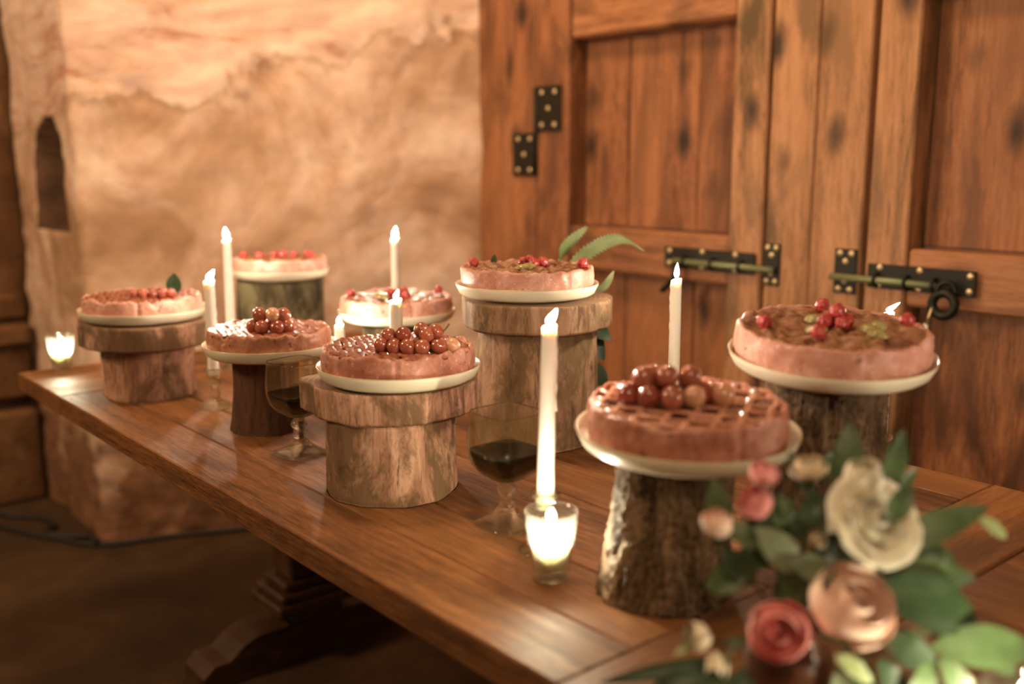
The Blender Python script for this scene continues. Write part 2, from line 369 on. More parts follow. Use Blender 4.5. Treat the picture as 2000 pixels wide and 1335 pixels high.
# end wall with its reveal and niche: one rough plaster surface
path = []
XL = -4.10
for k in range(48): path.append((XL + (WP0.x - .05 - XL) * k / 47.0, 1.045))
for k in range(1, 6):
    t = k / 6; a = Vector((WP0.x - .05, 1.045)); b = WP0 + WU * .05
    path.append(tuple((1 - t) ** 2 * a + 2 * t * (1 - t) * WP0 + t * t * b))
for k in range(92): q = WP0 + WU * (.05 + (1.40 - .05) * k / 91); path.append((q.x, q.y))
verts, faces = [], []
NZ = 170; HZ = 3.0
for i, (x, y) in enumerate(path):
    p0 = Vector(path[max(i - 1, 0)]); p1 = Vector(path[min(i + 1, len(path) - 1)])
    t = (p1 - p0).normalized(); nn = Vector((t.y, -t.x))
    for k in range(NZ + 1):
        z = HZ * k / NZ
        d = .014 * fn3(x * 3, y * 3, z * 3, 4) + .005 * fn3(x * 12, y * 12, z * 12, 3)
        s = (Vector((x, y)) - WP0).dot(WU)
        if s > 0:
            e = z - 1.49 - .22 * s + .18 * (fn3(x * 3.2 + 5, y * 3.2, z * 3.2, 3))
            if e > 0: d -= .014 * min(1, e / .03) + .010 * abs(fn3(x * 5, y * 5, z * 14, 4))
        px, py = x + nn.x * d, y + nn.y * d
        if i < 48:
            cx, hw = -3.695, .15
            top = 1.28 + math.sqrt(max(0, 1 - ((x - cx) / hw) ** 2)) * .16 if abs(x - cx) < hw else 0
            if abs(x - cx) < hw and 1.06 < z < top: py += .22
        verts.append((px, py, z))
for i in range(len(path) - 1):
    for k in range(NZ):
        a = i * (NZ + 1) + k; faces.append((a, a + NZ + 1, a + NZ + 2, a + 1))
wm = to_mesh('wall_left', verts, faces)
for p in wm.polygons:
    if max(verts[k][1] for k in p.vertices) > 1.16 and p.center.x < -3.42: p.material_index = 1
wl = struct(mesh_obj('wall_left', wm, 'plaster', mats=['plaster', 'niche_dark']))
# darker pier beyond the reveal, with stepped base courses
wf = struct(box('wall_far', 'stone', None, -4.45, -4.13, -1.6, 1.30, 0, 3.0, .01))
for nm, x1, z0, z1 in (('stone_course', -4.055, .40, .60), ('stone_course', -4.015, .61, .69), ('stone_course', -4.02, 0.0, .36), ('stone_course', -4.085, .70, .80)):
    o = box(nm, 'stone', wf, -4.40, x1, -1.55, 1.03, z0, z1, .015)

# door wall
YD = 2.30
def planks(parent, xs, z0, z1, y0, y1, mat, name='plank', bev=.004, gap=.0015):
    for a, b in zip(xs, xs[1:]):
        box(name, mat, parent, a + gap, b - gap, y0 + random.uniform(-.002, .002), y1, z0, z1, bev)
trim = root('trim_1', (-2.73, YD, 0), '', ''); del trim['label']; del trim['category']; struct(trim)
def addloc(par): return tuple(-Vector(par.location))
def pbox(name, mat, par, x0, x1, y0, y1, z0, z1, bev=.005):
    l = par.location
    return box(name, mat, par, x0 - l.x, x1 - l.x, y0 - l.y, y1 - l.y, z0 - l.z, z1 - l.z, bev)
def sroot(name, loc):
    o = bpy.data.objects.new(name, None); COL.objects.link(o); o.location = loc; o['kind'] = 'structure'; return o
for a, b in ((-2.89, -2.735), (-2.733, -2.582)): pbox('post_plank', 'door_wood', trim, a, b, YD, YD + .14, 0, 2.6)
trim2 = sroot('trim_2', (-1.49, YD, 0))
for a, b in ((-1.632, -1.4935), (-1.4905, -1.345)): pbox('post_plank', 'pale_door_wood', trim2, a, b, YD - .004, YD + .12, 0, 2.6)
def panel_door(name, x0, s0, bx, s1, x1, stile_mat):
    d = sroot(name, ((x0 + x1) / 2, YD, 0))
    pbox('stile', stile_mat[0], d, x0, s0, YD, YD + .10, 0, 2.55)
    pbox('stile', stile_mat[1], d, s1, x1, YD, YD + .10, 0, 2.55)
    for z0, z1 in ((0.0, .22), (.945, 1.085), (1.685, 1.93), (2.40, 2.55)): pbox('rail', 'door_rail_wood', d, s0 + .001, s1 - .001, YD + .006, YD + .10, z0, z1, .008)
    for z0, z1 in ((.222, .943), (1.087, 1.683), (1.932, 2.398)):
        for a, b in zip(bx, bx[1:]): pbox('panel_plank', 'door_wood', d, a + .0015, b - .0015, YD + .078 + random.uniform(-.003, .003), YD + .10, z0, z1, .004)
    return d
door1 = panel_door('door_1', -2.575, -2.419, (-2.419, -2.221, -1.94, -1.759), -1.759, -1.646, ('door_wood', 'pale_door_wood'))
door2 = panel_door('door_2', -1.331, -1.224, (-1.224, -.914, -.62, -.34), -.34, -.20, ('pale_door_wood', 'door_wood'))
wb = struct(box('wall_back', 'plaster', None, -.19, 1.6, YD - .02, YD + .25, 0, 3.0, .01))
wt = struct(box('wall_above', 'plaster', None, -2.9, -.19, YD - .02, YD + .25, 2.605, 3.0, .01))
# iron furniture of the doors
scr = lathe_mesh('screw', [(0.0, .004), (.004, .0035), (.0075, .0018), (.0085, 0)], 12)
scr.materials.append(M['screw'])
def screw(parent, x, z, y=-.0035):
    o = bpy.data.objects.new('screw', scr); COL.objects.link(o); o.parent = parent; o.location = (x, y, z); o.rotation_euler = (PI / 2, 0, 0)
def plate(name, par, x0, x1, z0, z1, spots, th=.006):
    l = par.location; cx, cz = (x0 + x1) / 2, (z0 + z1) / 2
    o = mesh_obj(name, box_mesh(name, x0 - cx, x1 - cx, -th / 2, th / 2, z0 - cz, z1 - cz, .0015), 'iron', par, (cx - l.x, -th / 2 - .004, cz))
    for u, w in spots: screw(o, (x0 - cx) + u * (x1 - x0), (z0 - cz) + w * (z1 - z0), -th / 2)
    return o
five = [(.24, .14), (.76, .14), (.5, .5), (.24, .86), (.76, .86)]
plate('hinge_leaf', door1, -2.570, -2.449, 1.395, 1.542, five)['label'] = 'black iron hinge leaf with five screws'
plate('hinge_leaf', trim, -2.690, -2.572, 1.246, 1.391, five)['label'] = 'black iron hinge leaf with five screws'
tube_obj('hinge_knuckle', 'iron', door1, [Vector((-2.573, YD - .008, z)) - door1.location for z in (1.25, 1.40, 1.54)], .008, 10, up=Vector((0, 1, 0)))
eight = [(.24, .10), (.76, .10), (.5, .28), (.5, .72), (.24, .90), (.76, .90)]
plate('bolt_keeper', trim2, -1.630, -1.578, .962, 1.076, eight)
plate('bolt_keeper', trim2, -1.412, -1.350, .962, 1.076, eight)
b1 = plate('bolt_plate', door1, -1.985, -1.660, .985, 1.045, [(.06, .80), (.06, .2), (.44, .86), (.44, .14), (.80, .86), (.80, .14)])
b2 = plate('bolt_plate', door2, -1.318, -1.045, .985, 1.045, [(.12, .86), (.12, .14), (.50, .86), (.50, .14), (.95, .80), (.95, .2)])
def rod(par, xa, xb, z):
    l = par.location
    tube_obj('bolt_rod', 'rod', par, [Vector((x, YD - .020, z)) - l for x in (xa, (xa + xb) / 2, xb)], .009, 12)
rod(door1, -1.94, -1.590, 1.005); rod(door2, -1.415, -1.135, 1.005)
for par, xs in ((door1, (-1.90, -1.80, -1.70)), (door2, (-1.29, -1.21, -1.14))):
    for x in xs:
        pts = [Vector((x, YD - .004 - .026 * math.sin(a), 1.005 + .016 * math.cos(a))) - par.location for a in [PI * k / 8 for k in range(9)]]
        v, f = tube(pts, .005, 8, up=Vector((1, 0, 0))); mesh_obj('bolt_staple', to_mesh('bolt_staple', v, f), 'iron', par)
tube_obj('bolt_handle', 'iron', door1, [Vector(q) - door1.location for q in ((-1.925, YD - .022, 1.0), (-1.925, YD - .035, .96), (-1.945, YD - .04, .93), (-1.965, YD - .04, .915))], .009, 10)
# padlock: ring body, shackle, key on a wire
pl = root('padlock', (-1.105, YD - .035, .935), 'round black iron padlock hanging from the bolt with a key', 'padlock')
def ring(name, mat, par, R, r, loc, rot, n=36, m=10, a0=0, a1=2 * PI):
    full = abs(a1 - a0 - 2 * PI) < 1e-6; cnt = n if full else n + 1
    pts = [(R * math.cos(a0 + (a1 - a0) * k / n), 0, R * math.sin(a0 + (a1 - a0) * k / n)) for k in range(cnt)]
    V, F = [], []
    for k, p in enumerate(pts):
        a = a0 + (a1 - a0) * k / n
        for j in range(m):
            b = 2 * PI * j / m; V.append(((R + r * math.cos(b)) * math.cos(a), r * math.sin(b), (R + r * math.cos(b)) * math.sin(a)))
    for k in range(cnt if full else cnt - 1):
        for j in range(m): F.append((k * m + j, ((k + 1) % cnt) * m + j, ((k + 1) % cnt) * m + (j + 1) % m, k * m + (j + 1) % m))
    return mesh_obj(name, to_mesh(name, V, F), mat, par, loc, rot)
ring('lock_body', 'iron', pl, .027, .011, (0, 0, 0.03), (0, 0, 0))
ring('shackle', 'iron', pl, .020, .006, (.004, 0, .062), (0, 0, .3), a0=0, a1=PI)
tube_obj('wire', 'screw', pl, [(-.022, -.010, .022), (-.026, -.014, .0), (-.030, -.012, -.02)], .0028, 8)
mesh_obj('key', box_mesh('key', -.006, .006, -.002, .002, -.05, 0, .001), 'tag', pl, (-.032, -.012, -.018), (0, .12, 0))

# cable on the floor
cp = smooth_path([(-3.06, 1.80, .0095), (-3.17, 1.50, .0095), (-3.28, 1.24, .0095), (-3.36, 1.02, .0095), (-3.50, .93, .0095), (-3.63, .86, .0095), (-3.775, .80, .0095), (-3.93, .745, .0095), (-3.99, .77, .0095), (-3.96, .81, .0095), (-3.88, .85, .0095),
    (-3.78, .93, .0095), (-3.66, .955, .0095), (-3.58, .90, .02), (-3.50, .955, .0145), (-3.44, 1.00, .022), (-3.40, 1.00, .027), (-3.36, 1.00, .027)], 8)
v, f = tube(cp, .0085, 8); cb = mesh_obj('power_cable', to_mesh('power_cable', v, f), 'cable'); tag(cb, 'black cable looping over the floor at the foot of the plaster wall', 'cable')

# ------------------------------------------------------------------ tables
TZ = .76
def trestle(t, X, y0, y1):
    l = t.location
    prof = [(y0, 0), (y0 - .0, .03), (y0 + .03, .055), (y0 + .07, .055), (y0 + .11, .085), (y0 + .15, .10), (y1 - .15, .10), (y1 - .11, .085), (y1 - .07, .055), (y1 - .03, .055), (y1, .03), (y1, 0)]
    bm = bmesh.new(); fr = [bm.verts.new((X - .12 - l.x, y - l.y, z)) for y, z in prof]; ff = bm.faces.new(fr)
    e = bmesh.ops.extrude_face_region(bm, geom=[ff]); bmesh.ops.translate(bm, verts=[q for q in e['geom'] if isinstance(q, bmesh.types.BMVert)], vec=(.12, 0, 0))
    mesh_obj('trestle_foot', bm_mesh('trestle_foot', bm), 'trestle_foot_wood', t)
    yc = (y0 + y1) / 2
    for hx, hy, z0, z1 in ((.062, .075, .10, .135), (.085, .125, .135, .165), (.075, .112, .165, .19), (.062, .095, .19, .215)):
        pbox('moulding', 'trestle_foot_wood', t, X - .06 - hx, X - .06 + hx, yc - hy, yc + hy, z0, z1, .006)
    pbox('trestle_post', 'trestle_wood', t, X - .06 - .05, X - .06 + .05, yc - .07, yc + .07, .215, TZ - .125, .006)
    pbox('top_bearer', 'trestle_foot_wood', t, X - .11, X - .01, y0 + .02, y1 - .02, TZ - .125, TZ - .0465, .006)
def table(label, x0, x1, bb0, bb1, ys, tx):
    t = root('wooden_table', ((x0 + x1) / 2, (ys[0] + ys[-1]) / 2, 0), label, 'table', 'long tables set end to end')
    if bb0: pbox('end_board', 'table_end_wood', t, x0, bb0 - .0012, ys[0], ys[-1], TZ - .046, TZ, .003)
    if bb1: pbox('end_board', 'table_end_wood', t, bb1 + .0012, x1, ys[0], ys[-1], TZ - .046, TZ, .003)
    for a, b in zip(ys, ys[1:]):
        dz = random.uniform(-.0012, 0)
        pbox('plank', 'table_wood', t, bb0 or x0, bb1 or x1, a + .0010, b - .0010, TZ - .045 + dz, TZ + dz, .0022)
    for X in tx: trestle(t, X, ys[0] + .24, ys[-1] - .12)
    box('stretcher', 'trestle_foot_wood', t, tx[0] - t.location.x, tx[-1] - t.location.x, -.03, .03, .30, .38, .004)
    return t
YS = (.655, .772, .890, 1.028, 1.079, 1.20, 1.32, 1.44, 1.55, 1.66)
table('long plank table under all the tarts, with moulded trestle feet', -2.735, -.545, -2.39, -.70, YS, (-2.229, -.95))
table('plain plank table butted against the end of the long tart table', -.541, 1.15, None, 1.0, (.655, .82, .99, 1.16, 1.33, 1.50, 1.66), (-.15, .85))

# ------------------------------------------------------------------ log stands
TILT = {k: tuple((HD * math.tan(math.radians(d))).xy) for k, d in (('A', 2.2), ('B', 5.0))}   # uneven log tops
def log_mesh(name, R, h, seed, flare=0.0, amp=.05, bark_amp=0.0, lean=(0, 0), nseg=128, nz=48, waist=0.0, ell=1.0, ea=0.0, tt=(0, 0)):
    def rr(a, t):
        ca, sa = math.cos(a), math.sin(a)
        q = R * (1 + amp * fn3(ca * 1.3 + seed, sa * 1.3, t * .8, 2) + .4 * amp * fn3(ca * 4 + seed, sa * 4, t * 1.5, 2))
        q *= 1 + flare * max(0.0, 1 - t) ** 2.2 * (1 + .5 * fn3(ca * 2 + seed * 2, sa * 2, 0, 2)) - waist * math.sin(PI * t)
        q *= 1 + (ell - 1) * math.cos(a - ea) ** 2
        if bark_amp:
            b = 1 - abs(fn3(ca * 7 + seed, sa * 7, t * h / R * 1.6, 4))
            q += bark_amp * (b - .6) + bark_amp * .5 * fn3(ca * 24, sa * 24 + seed, t * h / R * 8, 3)
        else:
            q += .0012 * fn3(ca * 14 + seed, sa * 14, t * 4, 3)
        return q
    prof = [(0, 0), (R * .5, 0), (1, 0)] + [(1, h * k / nz) for k in range(nz + 1)] + [(1, h), (R * .5, h), (0, h)]
    n0 = len(prof)
    def fn(r, z, a, i):
        t = z / h; lx, ly = lean[0] * t, lean[1] * t
        if i in (0, n0 - 1): return Vector((lx, ly, z))
        zt = lambda X, Y: z + t * (tt[0] * (X - lean[0]) + tt[1] * (Y - lean[1]))
        q = rr(a, t)
        if i in (1, n0 - 2): q *= .5
        if i == 3: q *= .985
        if i == n0 - 4: q *= .985
        X, Y = q * math.cos(a) + lx, q * math.sin(a) + ly
        return Vector((X, Y, zt(X, Y)))
    v, f = lathe(prof, nseg, fn); me = to_mesh(name, v, f)
    return me, n0, nseg
def set_caps(me, h, slot=1):
    for p in me.polygons:
        if p.center.z > h * .9 and p.normal.z > .8: p.material_index = slot
def log_stand(label, loc, R, h, mat, slab=None, plate_base=None, **kw):
    t = root('log_stand', (*loc, TZ), label, 'cake stand', 'log stands on the table')
    hl = slab['z0'] if slab else h
    me, _, _ = log_mesh('trunk', R, hl, **kw)
    set_caps(me, hl); mesh_obj('trunk', me, mat, t, mats=[mat, 'cut_wood'])
    if slab:
        z0, z1, sr, sd = slab['z0'], slab['z1'], slab['r'], slab['seed']
        def sf(a):
            q = sr * (1 + .07 * fn3(math.cos(a) * 1.6 + sd, math.sin(a) * 1.6, 0, 3))
            for la, lw, lh in slab.get('lobes', ()):
                d = (a - la + PI) % (2 * PI) - PI; q += lh * math.exp(-(d / lw) ** 2)
            return q
        prof = [(0, z0), (.5, z0), (.96, z0), (1, z0 + .004)] + [(1, z0 + (z1 - z0) * k / 8) for k in range(1, 8)] + [(1, z1 - .002), (.985, z1), (.5, z1), (0, z1)]
        ox, oy = slab.get('off', (0, 0))
        def fn(r, z, a, i):
            if r == 0: return Vector((ox, oy, z))
            q = sf(a) * r + (.0016 * fn3(math.cos(a) * 14, math.sin(a) * 14 + sd, z * 20, 3) if r > .9 else 0)
            return Vector((q * math.cos(a) + ox, q * math.sin(a) + oy, z))
        v, f = lathe(prof, 160, fn); me = to_mesh('top_slab', v, f)
        for p in me.polygons:
            if p.center.z > z1 - .003 and p.normal.z > .8: p.material_index = 1
        mesh_obj('top_slab', me, slab.get('mat', mat), t, mats=[slab.get('mat', mat), 'cut_wood'])
    return t
log_stand('rough barked log carrying the lattice tart behind the bouquet', (-.783, .915), .072, .186, 'rough_bark', seed=1.3, flare=.12, amp=.06, bark_amp=.0060, lean=(.008, .010), nseg=220, nz=110, tt=TILT['A'])
log_stand('tall rough barked stump flaring at its foot, in front of the padlocked door', (-.752, 1.215), .079, .248, 'rough_bark', seed=5.1, flare=.30, amp=.06, bark_amp=.0068, nseg=220, nz=130, tt=TILT['B'])
log_stand('pale bare log with a lobed slab top, between the two wine glasses', (-1.349, .883), .110, .187, 'bare_wood', seed=2.2, amp=.05, flare=.0, slab=dict(z0=.130, z1=.182, r=.127, seed=3.0, off=tuple((HD * .010).xy), lobes=((4.0, .24, .026), (.80, .35, .018))), nz=30)
log_stand('tallest bare log with a thick round slab, leafy plant behind it', (-1.425, 1.274), .113, .282, 'bare_wood_grey', seed=7.7, amp=.05, flare=.06, slab=dict(z0=.224, z1=.278, r=.147, seed=8.0), nz=40)
log_stand('narrow dark brown barked log behind the half hidden wine glass', (-1.831, .90), .066, .149, 'dark_bark', seed=4.0, amp=.05, flare=.12, waist=.03, nz=36)
log_stand('bare log with a ragged slab beside the votive at the table end', (-2.297, .835), .104, .178, 'bare_wood', seed=9.4, amp=.06, slab=dict(z0=.118, z1=.174, r=.142, seed=1.5, lobes=((PI * 1.22, .3, .03),)), nz=30)
log_stand('dark mossy log closest to the corner of plaster wall and table', (-2.53, 1.30), .119, .214, 'mossy_bark', seed=6.2, amp=.04, nz=30)
log_stand('dark mossy stump mostly hidden behind the bare log with lobed slab', (-1.94, 1.295), .082, .166, 'mossy_bark', seed=3.7, amp=.05, nz=30)

# ------------------------------------------------------------------ plates and tarts
def plate_obj(label, loc, zb, dia, tilt=(0, 0)):
    R = dia / 2
    prof = [(0, .003), (R * .62, .003), (R * .66, .0), (R * .70, .0), (R * .72, .003), (R * .89, .0040), (R * .945, .0090), (R * .985, .0205), (R, .0262), (R * .998, .0278), (R * .990, .0276)]
    me = lathe_mesh('plate', prof + [(R * .972, .0205), (R * .930, .0110), (R * .895, .0080), (R * .3, .0078), (0, .0078)], 96)
    for p in me.polygons:
        rr = math.hypot(p.center.x, p.center.y)
        if rr > R * .978 and p.center.z > .0250: p.material_index = 1
    o = mesh_obj('plate', me, 'ceramic', None, (*loc, zb), (tilt[0], tilt[1], 0), mats=['ceramic', 'rim'])
    return tag(o, label, 'plate', 'cream plates under the tarts')
def clip_tube(path, rad, Rin, n=8, flat=.6):
    return tube(path, rad, n, flat)
def tart(label, loc, zb, dia, h, crust_mat, fill_mat, style, seed, rz=0.0, broken=None, cuts=6):
    R = dia / 2; t = root('tart', (*loc, zb), label, 'tart', 'tarts on log stands', rz)
    rnd = random.Random(seed)
    ca = [2 * PI * (k + rnd.uniform(-.12, .12)) / cuts for k in range(cuts)]
    prof = [(0, 0), (R * .90, 0), (R * .945, .002)]
    for k in range(9):
        s = k / 8; prof.append((R * (.955 + .045 * math.sin(PI * (.15 + .6 * s))), .003 + (h - .010) * s))
    prof += [(R * .985, h - .003), (R * .962, h), (R * .935, h - .001), (R * .91, h - .006), (R * .88, h - .011), (R * .5, h - .012), (0, h - .012)]
    N = 180
    def fn(r, z, a, i):
        if r == 0: return (0, z)
        c, s = math.cos(a), math.sin(a); w = z / h
        q = r * (1 + .016 * fn3(c * 3 + seed, s * 3, w * 1.2, 3) * (i > 2)) + .0012 * fn3(c * 16, s * 16 + seed, w * 5, 3)
        zz = z
        if w > .7 and i > 9: zz += (.0075 if style == 'chocolate' else .0045) * fn3(c * 4 + seed, s * 4, 1.0, 3) + .0022 * fn3(c * 15, s * 15 + seed, 0, 2)
        for b in ca:
            d = abs((a - b + PI) % (2 * PI) - PI)
            if d < .022 and 2 < i < 15: q -= .0062 * (1 - d / .022)
        if broken is not None:
            d = (a - broken + PI) % (2 * PI) - PI
            if abs(d) < .10 and w > .1: q -= .010 * (1 - abs(d) / .10); 
            if 0 < d - .02 < .12 and i > 9 and i < 15: zz += .010 * (1 - abs(d - .07) / .06 if abs(d - .07) < .06 else 0)
        return (q, zz)
    v, f = lathe(prof, N, fn); mesh_obj('crust', to_mesh('crust', v, f), crust_mat, t)
    Rf = R * (.945 if style == 'custard' else .915); zf = h - {'custard': .0045, 'lattice': .0118, 'chocolate': .0085}[style]
    rings = 26; prof = [(0, zf)] + [(Rf * k / rings, zf) for k in range(1, rings + 1)]
    def ff(r, z, a, i):
        x, y = r * math.cos(a), r * math.sin(a)
        if style == 'custard':
            d = .0032 * math.sin(x * 210 + 5 * fn3(x * 22 + seed, y * 22, 0, 2) + 30 * y) + .003 * fn3(x * 55, y * 55 + seed, 0, 3) + .0025
        else: d = .0016 * fn3(x * 60, y * 60, seed, 3)
        e = min(1, (Rf - r) / (.12 * Rf)); return (r, z + d * e)
    v, f = lathe(prof, 120, ff); mesh_obj('filling', to_mesh('filling', v, f), fill_mat, t)
    if style in ('lattice', 'chocolate'):
        gap, wd, lm, ang = (.0290, .0046, 'lattice', .80) if style == 'lattice' else (.0125, .0076, 'choc_lattice', .0)
        for di in range(2):
            th = (ang if di else -ang) if style == 'lattice' else (.95 if di else .12)
            u = Vector((math.cos(th), math.sin(th), 0)); p = Vector((-u.y, u.x, 0)); k0 = int(R / gap) + 1
            for k in range(-k0, k0 + 1):
                if style == 'chocolate' and di and k % 4: continue
                s = (k + .5) * gap + rnd.uniform(-.002, .002); L = (R * .93) ** 2 - s * s
                if L < .0009: continue
                L = math.sqrt(L); m = max(8, int(L / .006)); pts, rad = [], []
                for j in range(m + 1):
                    q = -L + 2 * L * j / m; wob = (.0035 if style == 'lattice' else .0065) * fn3(q * 16 + k * 3.1, seed + di * 9, 0, 2)
                    e = abs(q) / L
                    z = h - .0047 + (.0016 if (int(round(q / gap)) + k + di) % 2 else -.0006) + .0012 * fn3(q * 40, k, seed, 2) + (.001 if e > .93 else 0)
                    c = u * q + p * (s + wob); pts.append((c.x, c.y, z)); rad.append(wd * (1 + (.16 if style == 'lattice' else .35) * fn3(q * 30, k + seed, di, 2)))
                v, f = tube(pts, rad, 8, .72 if style == 'lattice' else .5); mesh_obj('lattice_strip', to_mesh('lattice_strip', v, f), lm, t)
    return t
# (key, plate label, log top, plate xy, plate dia, tart dia, tart h, crust, filling, style, tart label)
T = {}
def set_up(key, xy, zt, pd, td, h, cm, fm, style, plabel, tlabel, seed, rz=0.0, broken=None):
    g = TILT.get(key, (0, 0)); q = Vector((0, 0, 1)).rotation_difference(Vector((-g[0], -g[1], 1)).normalized())
    mat = Matrix.Translation((*xy, TZ + zt + .0008)) @ q.to_matrix().to_4x4()
    po = plate_obj(plabel, xy, 0, pd); po.matrix_world = mat; po.location, po.rotation_euler = mat.to_translation(), mat.to_euler()
    m2 = mat @ Matrix.Translation((0, 0, .0084)); T[key] = (m2, td / 2, h)
    to = tart(tlabel, xy, 0, td, h, cm, fm, style, seed, 0, broken)
    m3 = m2 @ Matrix.Rotation(rz, 4, 'Z'); to.location, to.rotation_euler = m3.to_translation(), m3.to_euler()
set_up('A', (-.766, .934), 0.1860, .274, .245, .052, 'baked_crust', 'jam_filling', 'lattice', 'cream plate under the open lattice tart behind the bouquet', 'lattice tart with open dark gaps and a heap of grapes, behind the bouquet', 1, -.25)
set_up('B', (-.749, 1.218), 0.2480, .280, .262, .055, 'pink_crust', 'custard_filling', 'custard', 'cream plate on the flared stump in front of the padlock', 'raspberry tart with green fruit pieces on the flared stump by the padlock', 2, .3)
set_up('C', (-1.339, .895), 0.1820, .268, .250, .048, 'baked_crust', 'jam_filling', 'chocolate', 'cream plate with gilt edge on the bare log between wine glasses', 'glossy brown tart topped with a stemmed bunch of grapes, its rim cracked', 3, -.55, broken=.62)
set_up('D', (-1.437, 1.260), 0.2780, .276, .258, .050, 'pink_crust', 'custard_filling', 'custard', 'cream plate on the tallest bare log with a thick slab', 'pink crusted raspberry tart on the tallest log with a thick slab', 4, 1.0)
set_up('E', (-1.823, .908), 0.1490, .264, .244, .048, 'golden_crust', 'jam_filling', 'chocolate', 'cream plate on the narrow dark brown log', 'grape topped tart on the narrow dark brown log', 5, -.4)
set_up('F', (-2.300, .831), 0.1740, .286, .262, .048, 'pink_crust', 'jam_filling', 'chocolate', 'cream plate on the ragged slab near the table end votive', 'grape tart with a green leaf standing in it, above the ragged slab', 6, -.5)
set_up('G', (-2.53, 1.303), 0.2140, .268, .256, .050, 'pink_crust', 'custard_filling', 'custard', 'cream plate on the mossy log nearest the plaster wall', 'berry tart on the mossy log nearest the plaster wall', 7, .2)
set_up('H', (-1.94, 1.295), 0.1660, .276, .262, .050, 'pink_crust', 'custard_filling', 'custard', 'cream plate on the mostly hidden mossy stump', 'raspberry tart on the mostly hidden stump between two lit tapers', 8, .8)

# fruit
def grape_mesh(r):
    bm = bmesh.new(); bmesh.ops.create_icosphere(bm, subdivisions=3, radius=r)
    for v in bm.verts: v.co.z *= 1.12
    return bm_mesh('grape', bm, True)
GM = grape_mesh(.0125); GM.materials.append(M['grape']); GP = GM.copy(); GP.materials.clear(); GP.materials.append(M['pale_grape'])
def bunch(key, label, spots, off=(0, 0), stem=False, scale=1.0, pale=()):
    m, R, h = T[key]; p = RT * off[0] - HD * off[1]; z0 = m @ Vector((p.x, p.y, h - .004))
    t = root('grape_bunch', z0, label, 'grapes', 'grape bunches on the tarts')
    for k, (r_, n_, u_) in enumerate(spots):
        p = RT * r_ - HD * n_
        o = bpy.data.objects.new('grape', GP if k in pale else GM); COL.objects.link(o); o.parent = t
        o.location = (p.x * scale, p.y * scale, (.0125 + u_) * scale); o.scale = (scale,) * 3
        o.rotation_euler = (random.uniform(-.9, .9), random.uniform(-.9, .9), random.uniform(0, 3))
    if stem:
        pts = [RT * .022 + Vector((0, 0, .026)), RT * .034 - HD * .004 + Vector((0, 0, .030)), RT * .045 - HD * .004 + Vector((0, 0, .036)), RT * .053 + Vector((0, 0, .046))]
        tube_obj('stem', 'twig', t, smooth_path(pts, 4), .0014, 6)
    return t
bunch('A', 'heap of plump blurred red grapes on the open lattice tart', [(-.050, .006, 0), (-.030, .020, 0), (-.006, .026, 0), (.018, .022, 0), (-.020, -.006, 0), (.006, -.002, 0), (.032, .002, 0), (.052, .012, 0), (-.034, .006, .018), (-.010, .010, .020), (.016, .006, .018), (-.022, -.016, .016)], off=(-.018, .002), scale=1.12, pale=(3, 7))
bunch('C', 'glossy red grapes with a brown stem on the cracked rim tart', [(-.056, .004, 0), (-.034, .012, 0), (-.012, .020, 0), (.012, .022, 0), (.038, .016, 0), (.060, .008, 0), (-.022, -.012, 0), (.004, -.004, 0), (.028, -.008, 0), (-.044, -.004, .014), (-.020, .004, .018), (.018, .006, .018), (.032, .0, .022), (.008, -.010, .022)], off=(.033, .040), stem=True, scale=.98, pale=(5,))
bunch('E', 'small cluster of dark red grapes on the narrow log tart', [(-.026, 0, 0), (-.008, .012, 0), (.018, .012, 0), (.008, -.010, 0), (.032, 0, 0), (-.014, 0, .020), (.010, .004, .021), (.026, -.004, .019)], off=(.010, .045), scale=1.12, pale=(6,))
bunch('F', 'row of dark grapes on the tart with the standing leaf', [(-.028, .006, 0), (-.006, .010, 0), (.018, .008, 0), (.040, .006, 0), (.008, -.012, 0), (.030, -.012, 0), (.060, .0, 0)], off=(.022, .03), scale=.92)
# raspberries
bm = bmesh.new(); bmesh.ops.create_icosphere(bm, subdivisions=4, radius=.0105)
bm.normal_update()
for v in bm.verts:
    d = noise.voronoi(v.co * 190)[0][0]; v.co *= 1.12 - .30 * d; v.co.z *= 1.1
RM = bm_mesh('raspberry', bm, True); RM.materials.append(M['raspberry'])
bm = bmesh.new(); bmesh.ops.create_icosphere(bm, subdivisions=3, radius=.013)
for v in bm.verts: v.co.z = max(v.co.z, -.002) * .75; v.co.x *= 1.25
KM = bm_mesh('kiwi_piece', bm, True); KM.materials.append(M['kiwi'])
def berries(key, label, grp, spots, name='raspberry', me=None, cat='berry'):
    m, R, h = T[key]
    for r_, n_, u_ in spots:
        p = RT * (r_ * R) - HD * (n_ * R)
        o = bpy.data.objects.new(name, me or RM); COL.objects.link(o)
        o.location = m @ Vector((p.x, p.y, h - .002 + (.0085 if me is None else .0015) + u_))
        o.rotation_euler = (random.uniform(-.5, .5), random.uniform(-.5, .5), random.uniform(0, 6)) if me is None else (0, 0, random.uniform(0, 6))
        tag(o, label, cat, grp)
heap = [(-.10, .02, 0), (.06, .10, 0), (.02, -.10, 0), (.14, -.02, 0), (.03, .0, .014)]
berries('B', 'raspberry in the central heap on the tart by the padlock', 'raspberries heaped on the padlock tart', heap)
berries('B', 'lone raspberry near the rim of the tart by the padlock', 'raspberries round the rim of the padlock tart', [(-.74, .05, 0), (.10, -.72, 0), (.78, -.02, 0), (-.30, .48, 0)])
berries('B', 'translucent green fruit piece on the tart by the padlock', 'green fruit on the padlock tart', [(-.24, .22, 0), (.30, .20, 0), (.44, .05, 0), (-.14, -.22, 0), (.32, .42, 0)], 'green_fruit_piece', KM, 'fruit')
